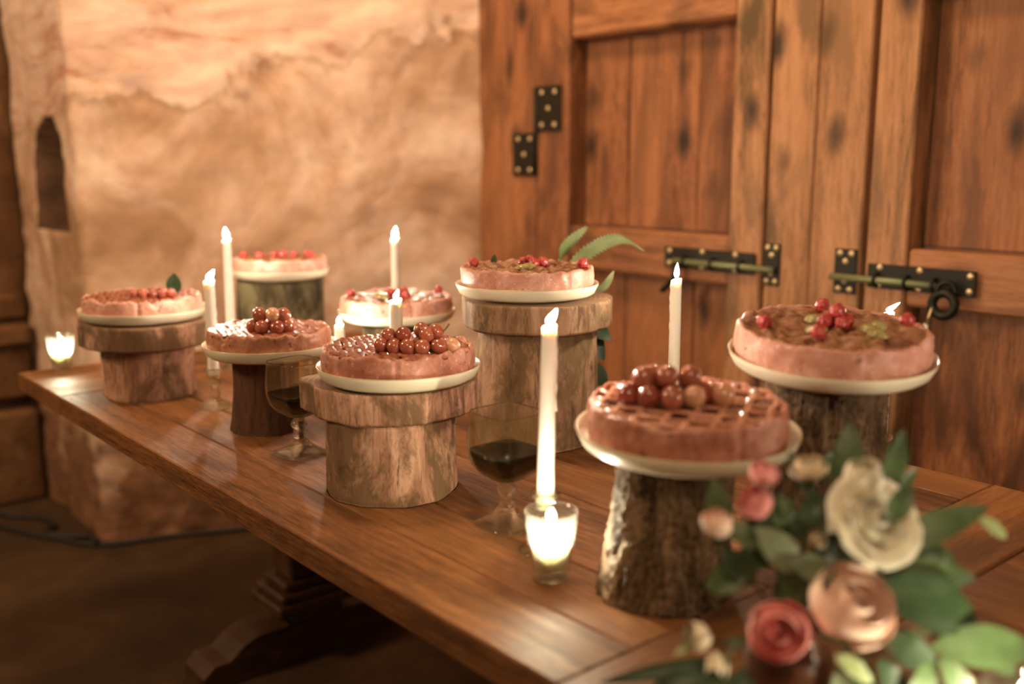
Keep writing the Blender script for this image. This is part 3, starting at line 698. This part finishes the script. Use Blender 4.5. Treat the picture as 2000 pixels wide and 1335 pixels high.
berries('D', 'raspberry in the middle of the tart on the tallest log', 'raspberries in the middle of the tall log tart', [(-.05, -.05, 0), (.10, .10, 0), (.06, -.35, 0), (.24, .0, 0)])
berries('D', 'lone raspberry at the rim of the tart on the tallest log', 'raspberries at the rim of the tall log tart', [(-.80, .10, 0), (.82, .12, 0)])
berries('D', 'translucent green fruit piece on the tart on the tallest log', 'green fruit on the tall log tart', [(-.06, .42, 0), (.02, .24, 0)], 'green_fruit_piece', KM, 'fruit')
berries('G', 'raspberry on the tart nearest the plaster wall', 'raspberries on the tart by the wall', [(-.75, .15, 0), (-.1, .05, 0), (.08, .10, 0), (.02, -.25, 0), (.30, .0, 0), (.55, -.2, 0), (.70, .1, 0), (-.4, .2, 0)])
berries('H', 'raspberry on the tart above the mostly hidden stump', 'raspberries on the hidden stump tart', [(-.80, .12, 0), (-.1, -.02, 0), (.05, .03, 0), (.12, -.2, 0), (.72, -.4, 0), (.20, .35, 0)])
berries('H', 'translucent green fruit piece on the tart above the mostly hidden stump', 'green fruit on the hidden stump tart', [(-.3, .1, 0), (-.2, .3, 0)], 'green_fruit_piece', KM, 'fruit')

# ------------------------------------------------------------------ leaves
def leaf_mesh(name, base, tip, width, nrm=Vector((0, 0, 1)), sag=.0, fold=.18, twist=0.0, nu=4, nv=10, shape=.9, wav=.0):
    base, tip = Vector(base), Vector(tip); ax = tip - base; L = ax.length; t = ax / L
    side = t.cross(nrm)
    if side.length < 1e-4: side = t.cross(Vector((1, 0, 0)))
    side.normalize(); up = side.cross(t).normalized()
    V, F = [], []
    for j in range(nv + 1):
        s = j / nv; w = width / 2 * (math.sin(PI * s ** shape) ** .8 if 0 < s < 1 else .02) + .0004
        c = base + ax * s + up * (sag * 4 * s * (1 - s)); tw = twist * s
        sd = side * math.cos(tw) + up * math.sin(tw); uu = up * math.cos(tw) - side * math.sin(tw)
        for i in range(-nu // 2, nu // 2 + 1):
            q = i / (nu / 2); V.append(c + sd * (w * q) + uu * (fold * w * abs(q) + wav * math.sin(s * 19 + q * 2) * abs(q)))
    m = nu + 1
    for j in range(nv):
        for i in range(nu): F.append((j * m + i, j * m + i + 1, (j + 1) * m + i + 1, (j + 1) * m + i))
    return to_mesh(name, V, F)
def leaf(par, base, tip, width, mat='leaf', **kw):
    l = par.location if par else Vector()
    return mesh_obj('leaf', leaf_mesh('leaf', Vector(base) - l, Vector(tip) - l, width, **kw), mat, par)
# leaf standing on the left tart, sprigs on others
def mint(key, label, r_, n_, hh, w, mat):
    m, R, h = T[key]; p = RT * (r_ * R) - HD * (n_ * R); b = m @ Vector((p.x, p.y, h - .006))
    o = mesh_obj('garnish_leaf', leaf_mesh('garnish_leaf', (0, 0, 0), Vector((.004, .002, hh)), w, nrm=-HD), mat, None, b)
    tag(o, label, 'leaf')
mint('F', 'dark green leaf standing upright in the left grape tart', .46, -.3, .052, .036, 'dark_leaf')
mint('D', 'small green leaf on the tallest log tart beside its rim', -.52, -.55, .022, .012, 'leaf')

# ------------------------------------------------------------------ candles
def flame_obj(par, z, h=.024, r=.0048, tilt=(0, 0)):
    prof = [(0, 0), (r * .55, h * .06), (r * .9, h * .2), (r, h * .34), (r * .85, h * .52), (r * .55, h * .72), (r * .22, h * .9), (0, h)]
    def fn(rr, zz, a, i):
        t = zz / h; return Vector((rr * math.cos(a) + tilt[0] * t ** 1.3, rr * math.sin(a) + tilt[1] * t ** 1.3, zz + 0 * a))
    v, f = lathe(prof, 14, fn); o = mesh_obj('flame', to_mesh('flame', v, f), 'flame', par, (0, 0, z)); return o
def taper(label, loc, z0, ztop, r0=.0125, r1=.0098, tilt=(0, 0), fh=.026, lean=(0, 0), drip=True, fr=.0048, dside=0.0):
    t = root('taper_candle', (*loc, z0), label, 'candle', 'lit taper candles'); H = ztop - z0
    nz = 22; prof = [(0, 0), (r0 * .9, 0)] + [(r0 + (r1 - r0) * k / nz, H * k / nz) for k in range(nz + 1)] + [(r1 * .92, H + .001), (r1 * .6, H - .001), (0, H - .002)]
    sd = random.uniform(0, 50)
    def fn(r, z, a, i):
        w = z / H; q = r * (1 + .03 * fn3(math.cos(a) + sd, math.sin(a), w * 6, 2))
        return Vector((q * math.cos(a) + lean[0] * w, q * math.sin(a) + lean[1] * w, z + (.002 * math.cos(a - 1.0) if i > nz else 0)))
    v, f = lathe(prof, 24, fn); mesh_obj('wax', to_mesh('wax', v, f), 'wax', t)
    if drip:
        d = RT * math.cos(dside) - HD * math.sin(dside)
        for k in range(3):
            zz = H * (1 - .02 - .055 * k) if k < 2 else H * .80; L = H * (.16 + .05 * k)
            pts = [d * (r1 * .93 + .001 * math.sin(q * 2 + k)) + Vector((lean[0], lean[1], zz - L * q / 6)) + Vector((-d.y, d.x, 0)) * (.002 * (k - 1)) for q in range(7)]
            tube_obj('drip', 'wax', t, pts, [.0008, .0016, .0018, .0020, .0019, .0026, .0012], 8, up=Vector((0, 1, 0)))
    tl = Vector((lean[0], lean[1], 0))
    tube_obj('wick', 'wick', t, [tl + Vector((0, 0, H - .003)), tl + Vector((tilt[0] * .15, tilt[1] * .15, H + .007))], .0009, 6)
    fo = flame_obj(t, H + .004, fh, fr, tilt); fo.location.x = lean[0]; fo.location.y = lean[1]
    return t
CP = [(0, .0), (.030, 0), (.0345, .002), (.0355, .0045), (.034, .0075), (.026, .012), (.014, .018), (.0095, .025), (.0125, .030), (.0125, .034), (.0085, .040), (.0085, .046), (.014, .052), (.0145, .056), (.0115, .061), (.0125, .070), (.0150, .078), (.0205, .084), (.0215, .087), (.0195, .0895), (.0155, .0885), (.0138, .084), (.0135, .066), (0, .065)]
def candlestick(label, loc, s=1.0):
    me = lathe_mesh('candlestick', [(r * s, z * s) for r, z in CP], 48)
    o = mesh_obj('candlestick', me, 'solid_glass', None, (*loc, TZ + .0003)); return tag(o, label, 'candle holder', 'clear glass candlesticks')
def candle_set(loc, ztop, clabel, hlabel, s=1.0, **kw):
    candlestick(hlabel, loc, s); return taper(clabel, loc, TZ + .0655 * s + .0006, ztop, **kw)
R2 = lambda r, n=0: tuple((RT * r - HD * n).xy)
candle_set((-2.056, .888), 1.041, 'dripping lit taper between the left grape tart and narrow log tart', 'glass candlestick standing left of the narrow dark log', tilt=R2(.012), fh=.020, r0=.0118, r1=.0115, fr=.007)
candle_set((-2.423, 1.10), 1.098, 'tall lit taper left of the tart nearest the plaster wall', 'glass candlestick behind the ragged slab log', tilt=R2(-.003), fh=.026, fr=.006)
candle_set((-2.251, 1.50), 1.090, 'tall thin lit taper in front of the plaster wall, behind the other candles', 'glass candlestick at the back edge before the plaster wall', tilt=R2(.003), fh=.027, fr=.006)
candle_set((-1.653, 1.10), 1.022, 'lit taper rising directly behind the cracked rim tart', 'glass candlestick behind the lobed slab log', tilt=R2(.006), fh=.017, r0=.0125, r1=.0125, fr=.0048)
candle_set((-1.875, 1.10), .944, 'short lit taper glowing between the two grape tarts', 'glass candlestick between the narrow log and mossy stump', tilt=R2(.0), fh=.015, fr=.0042)
candle_set((-.967, .882), 1.078, 'tall white lit taper with wax drips, behind the glass votive', 'glass candlestick beside the wine glass and votive', tilt=R2(.010), fh=.020, r0=.0128, r1=.0095, fr=.0055, lean=R2(.004))
candle_set((-1.183, 1.40), 1.082, 'tall lit taper in front of the door with the left bolt', 'glass candlestick behind the open lattice tart', tilt=R2(.001), fh=.027, r0=.0115, r1=.0098, fr=.0045, dside=PI)
candle_set((-.822, 1.50), 1.052, 'lit taper whose flame peeks over the raspberry tart by the padlock', 'glass candlestick behind the flared stump', tilt=R2(.018), fh=.014, fr=.0055)

# votives
def votive(label, loc, s=1.0, fs=1.0):
    t = root('votive_candle', (*loc, TZ + .0004), label, 'candle', 'glass votive candles')
    out = [(0, 0), (.022, 0), (.0245, .002), (.0245, .008), (.0235, .011), (.0245, .014), (.0290, .045), (.0325, .068), (.0335, .073), (.0330, .076), (.0345, .089), (.0350, .0915), (.0338, .0925), (.0322, .0915), (.0305, .076), (.0300, .068), (.0265, .045), (.0222, .016), (.0, .012)]
    mesh_obj('glass', lathe_mesh('glass', [(r * s, z * s) for r, z in out], 56), 'votive_glass', t)
    wax = [(0, .0130), (.0208, .0165), (.0252, .0440), (.0262, .0500), (.0240, .0485), (0, .0475)]
    mesh_obj('wax', lathe_mesh('wax', [(r * s, z * s) for r, z in wax], 40), 'white_wax', t)
    tube_obj('wick', 'wick', t, [(0, 0, .047 * s), (0, 0, .056 * s)], .0009, 6)
    flame_obj(t, .052 * s, .026 * s * fs, .0060 * s * fs)
    return t
votive('lit glass votive at the far corner of the long table', (-2.690, .752), 1.0)
votive('bright glass votive with melted wax beside the rough barked log', (-.900, .832), 1.0)
votive('lit glass votive on the plain table past the bouquet', (-.312, .842), 1.0, .8)
candle_set((-.26, 1.22), 1.07, 'lit taper on the plain table past the clear tumbler', 'glass candlestick on the plain table past the clear tumbler')
# clear glass past the bouquet
g = mesh_obj('tumbler', lathe_mesh('tumbler', [(0, 0), (.024, 0), (.026, .003), (.030, .075), (.0295, .077), (.0285, .075), (.0245, .010), (0, .008)], 48), 'solid_glass', None, (-.352, 1.035, TZ + .0004))
tag(g, 'small clear glass tumbler on the plain table', 'glass')

# ------------------------------------------------------------------ wine glasses
def sq(a, p=4.6, rot=PI / 4 * 0): c, s = abs(math.cos(a + rot)), abs(math.sin(a + rot)); return 1.0 / (c ** p + s ** p) ** (1 / p)
def loft_sq(name, prof, n=72):
    """prof rows (r, z, squareness 0..1)"""
    def fn(r, z, a, i):
        k = prof[i][2]; q = 1.06 * r * (1 - k + k * sq(a)); return Vector((q * math.cos(a), q * math.sin(a), z)) if r else (0, z)
    v, f = lathe([(r, z) for r, z, _ in prof], n, fn); return to_mesh(name, v, f)
def wine_glass(label, loc, rz=0.0, fillz=.117):
    t = root('wine_glass', (*loc, TZ + .0004), label, 'wine glass', 'square bowled wine glasses', rz)
    foot = [(0, 0, 1), (.036, 0, 1), (.0395, .0015, 1), (.0400, .004, 1), (.036, .0065, 1), (.026, .013, .8), (.018, .021, .4), (.0125, .030, 0), (0, .0302, 0)]
    mesh_obj('foot', loft_sq('foot', foot), 'solid_glass', t)
    stem = [(0, .0305), (.0122, .0305), (.0108, .040), (.0104, .048), (.0135, .051), (.0160, .056), (.0135, .061), (.0105, .065), (.0110, .0695), (0, .0697)]
    mesh_obj('stem', lathe_mesh('stem', stem, 36), 'solid_glass', t)
    outer = [(0, .070, 0), (.014, .070, 0), (.024, .0745, .4), (.034, .083, .8), (.0415, .095, 1), (.0455, .112, 1), (.0465, .130, 1), (.0450, .152, 1), (.0435, .173, 1), (.0430, .1755, 1)]
    inner = [(.0418, .1750, 1), (.0423, .173, 1), (.0437, .152, 1), (.0452, .130, 1), (.0442, .112, 1), (.0402, .096, 1), (.0328, .0845, .8), (.0228, .0768, .4), (.012, .0735, 0), (0, .073, 0)]
    mesh_obj('bowl', loft_sq('bowl', outer + inner), 'bowl_glass', t)
    w = [(0, .0736, 0), (.0118, .0741, 0), (.0224, .0773, .4), (.0323, .0850, .8), (.0396, .0963, 1), (.0433, .1100, 1), (.0434, fillz, 1), (.042, fillz, 1), (0, fillz, 1)]
    mesh_obj('wine', loft_sq('wine', w), 'wine', t)
wine_glass('square bowled glass of dark wine beside the white taper', (-1.083, .911), .0)
wine_glass('square bowled glass of dark wine before the narrow dark log', (-1.618, .858), .10)

# ------------------------------------------------------------------ plant behind the tallest log
pv = root('bottle_plant', (-1.56, 1.455, TZ + .0004), 'leafy green plant with arching fern fronds behind the tallest log', 'plant')
mesh_obj('bottle', lathe_mesh('bottle', [(0, 0), (.034, 0), (.037, .004), (.037, .10), (.030, .125), (.014, .145), (.013, .185), (.015, .19), (.011, .188), (.010, .15), (0, .14)], 36), 'pot', pv)
def frond(par, pts, width, mat):
    P = smooth_path(pts, 8); l = par.location; P = [p - l for p in P]; V, F = [], []
    v, f = tube(P, [.0022 * (1 - .7 * i / len(P)) for i in range(len(P))], 6); V += v; F += f
    NL = len(P)
    for i in range(2, NL - 1):
        s = i / (NL - 1); t = (P[i + 1] - P[i - 1]).normalized(); side = t.cross(Vector((0, 0, 1))).normalized(); up = side.cross(t)
        w = width * math.sin(PI * min(1, .16 + .84 * s)) ** .7
        for sg in (-1, 1):
            tip = P[i] + side * (sg * w * .75) + t * (w * .5) + up * (w * (.55 if sg > 0 else -.75)); a = P[i] - t * .0048; b = P[i] + t * .0048; mdl = (P[i] + tip) / 2
            k = len(V); V += [a, mdl - t * .0066, tip, mdl + t * .0068, b]; F.append((k, k + 1, k + 2, k + 3, k + 4))
    return mesh_obj('frond', to_mesh('frond', V, F), mat, par)
frond(pv, [(-1.56, 1.455, .95), (-1.60, 1.49, 1.05), (-1.595, 1.51, 1.11), (-1.55, 1.53, 1.155)], .024, 'pale_leaf')
frond(pv, [(-1.56, 1.455, .95), (-1.57, 1.50, 1.06), (-1.52, 1.53, 1.115), (-1.46, 1.545, 1.135), (-1.40, 1.55, 1.113)], .024, 'pale_leaf')
frond(pv, [(-1.56, 1.455, .95), (-1.50, 1.46, 1.01), (-1.43, 1.46, 1.04), (-1.395, 1.455, 1.075)], .012, 'pale_leaf')
for b, tp, w in (((-1.50, 1.46, .95), (-1.43, 1.47, .885), .05), ((-1.47, 1.45, .88), (-1.43, 1.475, .82), .045), ((-1.60, 1.44, .94), (-1.76, 1.40, .89), .05), ((-1.64, 1.43, .90), (-1.75, 1.41, .84), .05), ((-1.50, 1.46, .96), (-1.41, 1.47, .93), .045)):
    leaf(pv, b, tp, w, 'dark_leaf', nrm=-HD + Vector((0, 0, .5)), sag=.015)

# ------------------------------------------------------------------ bouquet
BC = Vector((-.53, .83, .86)); K = .000516
def W(x, y, n=0.0): return BC + RT * ((x - 1560) * K) + Vector((0, 0, (1170 - y) * K)) - HD * n
VB = Vector((-.53, .815, TZ + .0004))
pot = mesh_obj('flower_vase', lathe_mesh('flower_vase', [(0, 0), (.030, 0), (.034, .003), (.043, .028), (.043, .048), (.036, .068), (.031, .076), (.033, .080), (.030, .080), (.027, .076), (.03, .066), (.036, .045), (.03, .01), (0, .008)], 56), 'pot', None, VB)
tag(pot, 'small round brown vase holding the bouquet', 'vase')
MOUTH = VB + Vector((0, 0, .070))
def petal_mesh(name, r0, h, span, bulge, curl, ruff, seed, nu=8, nv=8):
    V, F = [], []
    for j in range(nv + 1):
        s = j / nv
        for i in range(nu + 1):
            u = -1 + 2 * i / nu; ww = (math.sin(PI * (.12 + .52 * s)) ** .7)
            a = u * span / 2 * ww
            rr = r0 * (.25 + .75 * math.sin(PI / 2 * min(1, s * 1.25))) + bulge * math.sin(PI * s) + curl * s ** 4
            z = h * s - h * .16 * u * u * s - max(0, curl) * .5 * s ** 5 + ruff * math.sin(u * 6 + seed) * s * s
            V.append((rr * math.cos(a), rr * math.sin(a), z))
    m = nu + 1
    for j in range(nv):
        for i in range(nu): F.append((j * m + i, j * m + i + 1, (j + 1) * m + i + 1, (j + 1) * m + i))
    return to_mesh(name, V, F)
def flower(name, label, cat, c, face, R, mat, layers, group=None, stem_to=None, inner=None, ruff=0.0):
    t = root(name, c, label, cat, group)
    q = Vector(face).normalized().to_track_quat('Z', 'Y')
    for li, (rr, hh, npet, bul, curl) in enumerate(layers):
        me = petal_mesh('petal', rr * R, hh * R, 2 * PI / npet * 1.55, bul * R, curl * R, ruff * R, li)
        me.materials.append(M[inner if inner and li < 3 else mat])
        for k in range(npet):
            o = bpy.data.objects.new('petal', me); COL.objects.link(o); o.parent = t
            rot = q.to_matrix().to_4x4() @ Matrix.Rotation(2 * PI * k / npet + li * 1.1 + random.uniform(-.3, .3), 4, 'Z') @ Matrix.Rotation(random.uniform(-.14, .14), 4, 'Y') @ Matrix.Scale(random.uniform(.9, 1.08), 4)
            o.matrix_local = Matrix.Translation(q @ Vector((0, 0, -hh * R * .45))) @ rot
    a = q @ Vector((0, 0, -.42 * R)); b = (stem_to or MOUTH) - Vector(c)
    pts = smooth_path([a, a * 2.2 + b * .12, b * .6 + a * .8, b], 5)
    tube_obj('stem', 'dark_leaf', t, pts, .0018, 6)
    return t
ROSE = [(.14, 1.18, 2, .06, -.03), (.24, 1.22, 3, .09, -.02), (.38, 1.25, 3, .12, -.01), (.52, 1.26, 3, .16, .02), (.64, 1.22, 4, .20, .08), (.74, 1.10, 5, .22, .20)]
OPEN = [(.12, .9, 3, .06, .05), (.28, .95, 3, .10, .14), (.42, .9, 4, .14, .26), (.56, .75, 5, .18, .42)]
WHITE = [(.16, .80, 3, .05, .03), (.28, .82, 3, .08, .08), (.42, .80, 4, .10, .16), (.55, .70, 5, .12, .30), (.66, .55, 6, .14, .42)]
BUD = [(.25, 1.5, 3, .14, 0), (.42, 1.6, 3, .18, .0), (.55, 1.5, 4, .20, .04)]
camdir = -HD * .8 + Vector((0, 0, .62))
flower('rose', 'large open peach rose at the front of the bouquet', 'rose', W(1622, 1150, .045), Vector((0, 0, 1)) * .8 - HD * .62 + RT * .25, .043, 'peach_petal', ROSE)
flower('rose', 'deep coral pink rose low in the bouquet', 'rose', W(1490, 1182, .055), -HD + Vector((0, 0, .45)) - RT * .15, .033, 'pink_petal', ROSE, inner='pink_petal')
flower('lisianthus', 'large ruffled white flower in the bouquet', 'flower', W(1690, 1005, .01), camdir + RT * .25, .047, 'white_petal', WHITE, ruff=.05)
flower('lisianthus', 'half open white flower above the large ruffled white one', 'flower', W(1675, 938, -.01), Vector((0, 0, 1)) - HD * .3, .026, 'white_petal', BUD)
flower('carnation', 'bright pink flower on the left of the bouquet', 'flower', W(1466, 972, .01), -HD * .35 + Vector((0, 0, .8)) - RT * .6, .022, 'rosy_petal', ROSE[1:5], ruff=.05)
flower('carnation', 'small bright pink flower behind the other pink one', 'flower', W(1497, 938, -.03), Vector((0, 0, 1)) - HD * .2, .020, 'rosy_petal', ROSE[1:5], ruff=.05)
flower('rose_bud', 'closed peach bud at the left edge of the bouquet', 'flower', W(1391, 1004, .02), Vector((0, 0, 1)) - RT * .3 - HD * .2, .019, 'peach_petal', BUD)
flower('cream_bud', 'cream bud above the lower left leaves', 'flower', W(1347, 1198, .05), -RT * .6 - HD * .5 + Vector((0, 0, .6)), .020, 'cream_petal', BUD)
flower('cream_bud', 'smaller cream bud hanging beside the brown vase', 'flower', W(1376, 1240, .06), -RT * .3 - HD * .8 + Vector((0, 0, -.3)), .017, 'cream_petal', BUD)
flower('cream_bud', 'tiny cream blossom at the top of the bouquet before the bark', 'flower', W(1590, 934, -.04), Vector((0, 0, 1)) - HD * .1 - RT * .25, .019, 'cream_petal', ROSE[1:])
flower('cream_bud', 'tiny pale bud deep among the grey green leaves', 'flower', W(1583, 1040, .015), -HD + Vector((0, 0, .4)), .010, 'cream_petal', BUD)
CN = -HD * .8 + Vector((0, 0, .6))
def sprig(label, top, leaves, mat='leaf', stem=True):
    t = root('foliage_sprig', MOUTH, label, 'foliage', 'foliage in the bouquet')
    P = Vector(top) - MOUTH
    tube_obj('stem', 'leaf', t, smooth_path([(0, 0, 0), P * .45 + Vector((0, 0, .012)), P], 6), [.0020] * 6 + [.0016] * 6 + [.0012], 6)
    for b, tp, w, m, sg in leaves: leaf(t, b, tp, w, m, nrm=CN + RT * random.uniform(-.3, .3), sag=sg, fold=random.uniform(.1, .3), wav=.001)
    return t
px = lambda w: w * K
sprig('sprig of long pale green leaves reaching past the large white flower', W(1880, 1010, .0), [
    (W(1690, 1075, .01), W(1915, 980, .0), px(62), 'leaf', .012), (W(1895, 1000, 0), W(1955, 1045, 0), px(24), 'pale_leaf', .004), (W(1790, 1050, 0), W(1850, 1095, .02), px(30), 'leaf', .004), (W(1745, 1000, -.04), W(1830, 945, -.07), px(26), 'leaf', .003)])
sprig('sprig of broad mid green leaves right of the peach rose', W(1850, 1170, .02), [
    (W(1670, 1110, .02), W(1885, 1108, .02), px(66), 'leaf', .010), (W(1680, 1120, .03), W(1885, 1195, .03), px(105), 'dark_leaf', .014), (W(1700, 1060, .0), W(1840, 1080, 0), px(50), 'leaf', .008)])
sprig('sprig with one large light leaf pointing over the plain table', W(1900, 1220, .05), [
    (W(1780, 1222, .05), W(1980, 1226, .05), px(78), 'leaf', .012), (W(1890, 1245, .05), W(1945, 1275, .05), px(32), 'leaf', .003), (W(1690, 1200, .05), W(1790, 1250, .06), px(60), 'dark_leaf', .006)])
sprig('sprig of drooping leaves below the peach rose', W(1720, 1270, .07), [
    (W(1790, 1230, .06), W(1850, 1320, .08), px(46), 'leaf', .006), (W(1770, 1235, .06), W(1715, 1350, .09), px(55), 'leaf', .006), (W(1680, 1230, .06), W(1725, 1350, .08), px(60), 'dark_leaf', .004), (W(1600, 1235, .07), W(1600, 1360, .09), px(44), 'grey_leaf', .004), (W(1590, 1215, .07), W(1655, 1262, .08), px(34), 'pale_leaf', .003), (W(1640, 1230, .06), W(1660, 1345, .08), px(50), 'dark_leaf', .003)])
sprig('sprig of dark narrow leaves lying over the table edge', W(1330, 1262, .075), [
    (W(1410, 1235, .06), W(1160, 1272, .07), px(30), 'dark_leaf', .008), (W(1405, 1240, .06), W(1232, 1302, .08), px(56), 'dark_leaf', .010), (W(1400, 1255, .06), W(1305, 1345, .09), px(62), 'leaf', .008), (W(1430, 1250, .06), W(1405, 1350, .09), px(60), 'dark_leaf', .006), (W(1370, 1200, .04), W(1300, 1225, .06), px(22), 'pale_leaf', .002)])
sprig('upright sprig of green blades before the flared stump', W(1690, 900, -.05), [
    (W(1672, 975, -.04), W(1678, 842, -.06), px(56), 'leaf', .006), (W(1715, 985, -.02), W(1772, 848, -.04), px(48), 'leaf', .008), (W(1700, 990, .03), W(1745, 920, .02), px(44), 'leaf', .004), (W(1600, 985, -.04), W(1560, 905, -.06), px(40), 'dark_leaf', .004), (W(1625, 960, -.05), W(1650, 905, -.06), px(50), 'leaf', .004)])
sprig('sprig of rounded grey green leaves in the middle of the bouquet', W(1500, 1060, .02), [
    (W(1535, 1085, .03), W(1455, 1002, .025), px(62), 'grey_leaf', .006), (W(1610, 1100, .03), W(1510, 1062, .035), px(52), 'grey_leaf', .006), (W(1460, 1120, .02), W(1395, 1050, .02), px(60), 'dark_leaf', .006), (W(1440, 1090, .02), W(1378, 1130, .03), px(44), 'leaf', .004), (W(1400, 1060, 0), W(1392, 935, -.02), px(60), 'leaf', .006)])
rn = random.Random(11); lv = []
for k in range(30):
    a = rn.uniform(0, 2 * PI); r1 = rn.uniform(20, 60); r2 = r1 + rn.uniform(60, 115); cx, cy = 1560 + rn.uniform(-60, 60), 1080 + rn.uniform(-50, 60)
    nn = rn.uniform(-.045, .02)
    lv.append((W(cx + r1 * math.cos(a), cy + r1 * math.sin(a) * .8, nn), W(cx + r2 * math.cos(a), cy + r2 * math.sin(a) * .8, nn - .01), px(rn.uniform(34, 60)), rn.choice(('dark_leaf', 'dark_leaf', 'leaf')), .005))
sprig('bushy dark green filler leaves deep inside the bouquet', W(1560, 1050, -.02), lv)
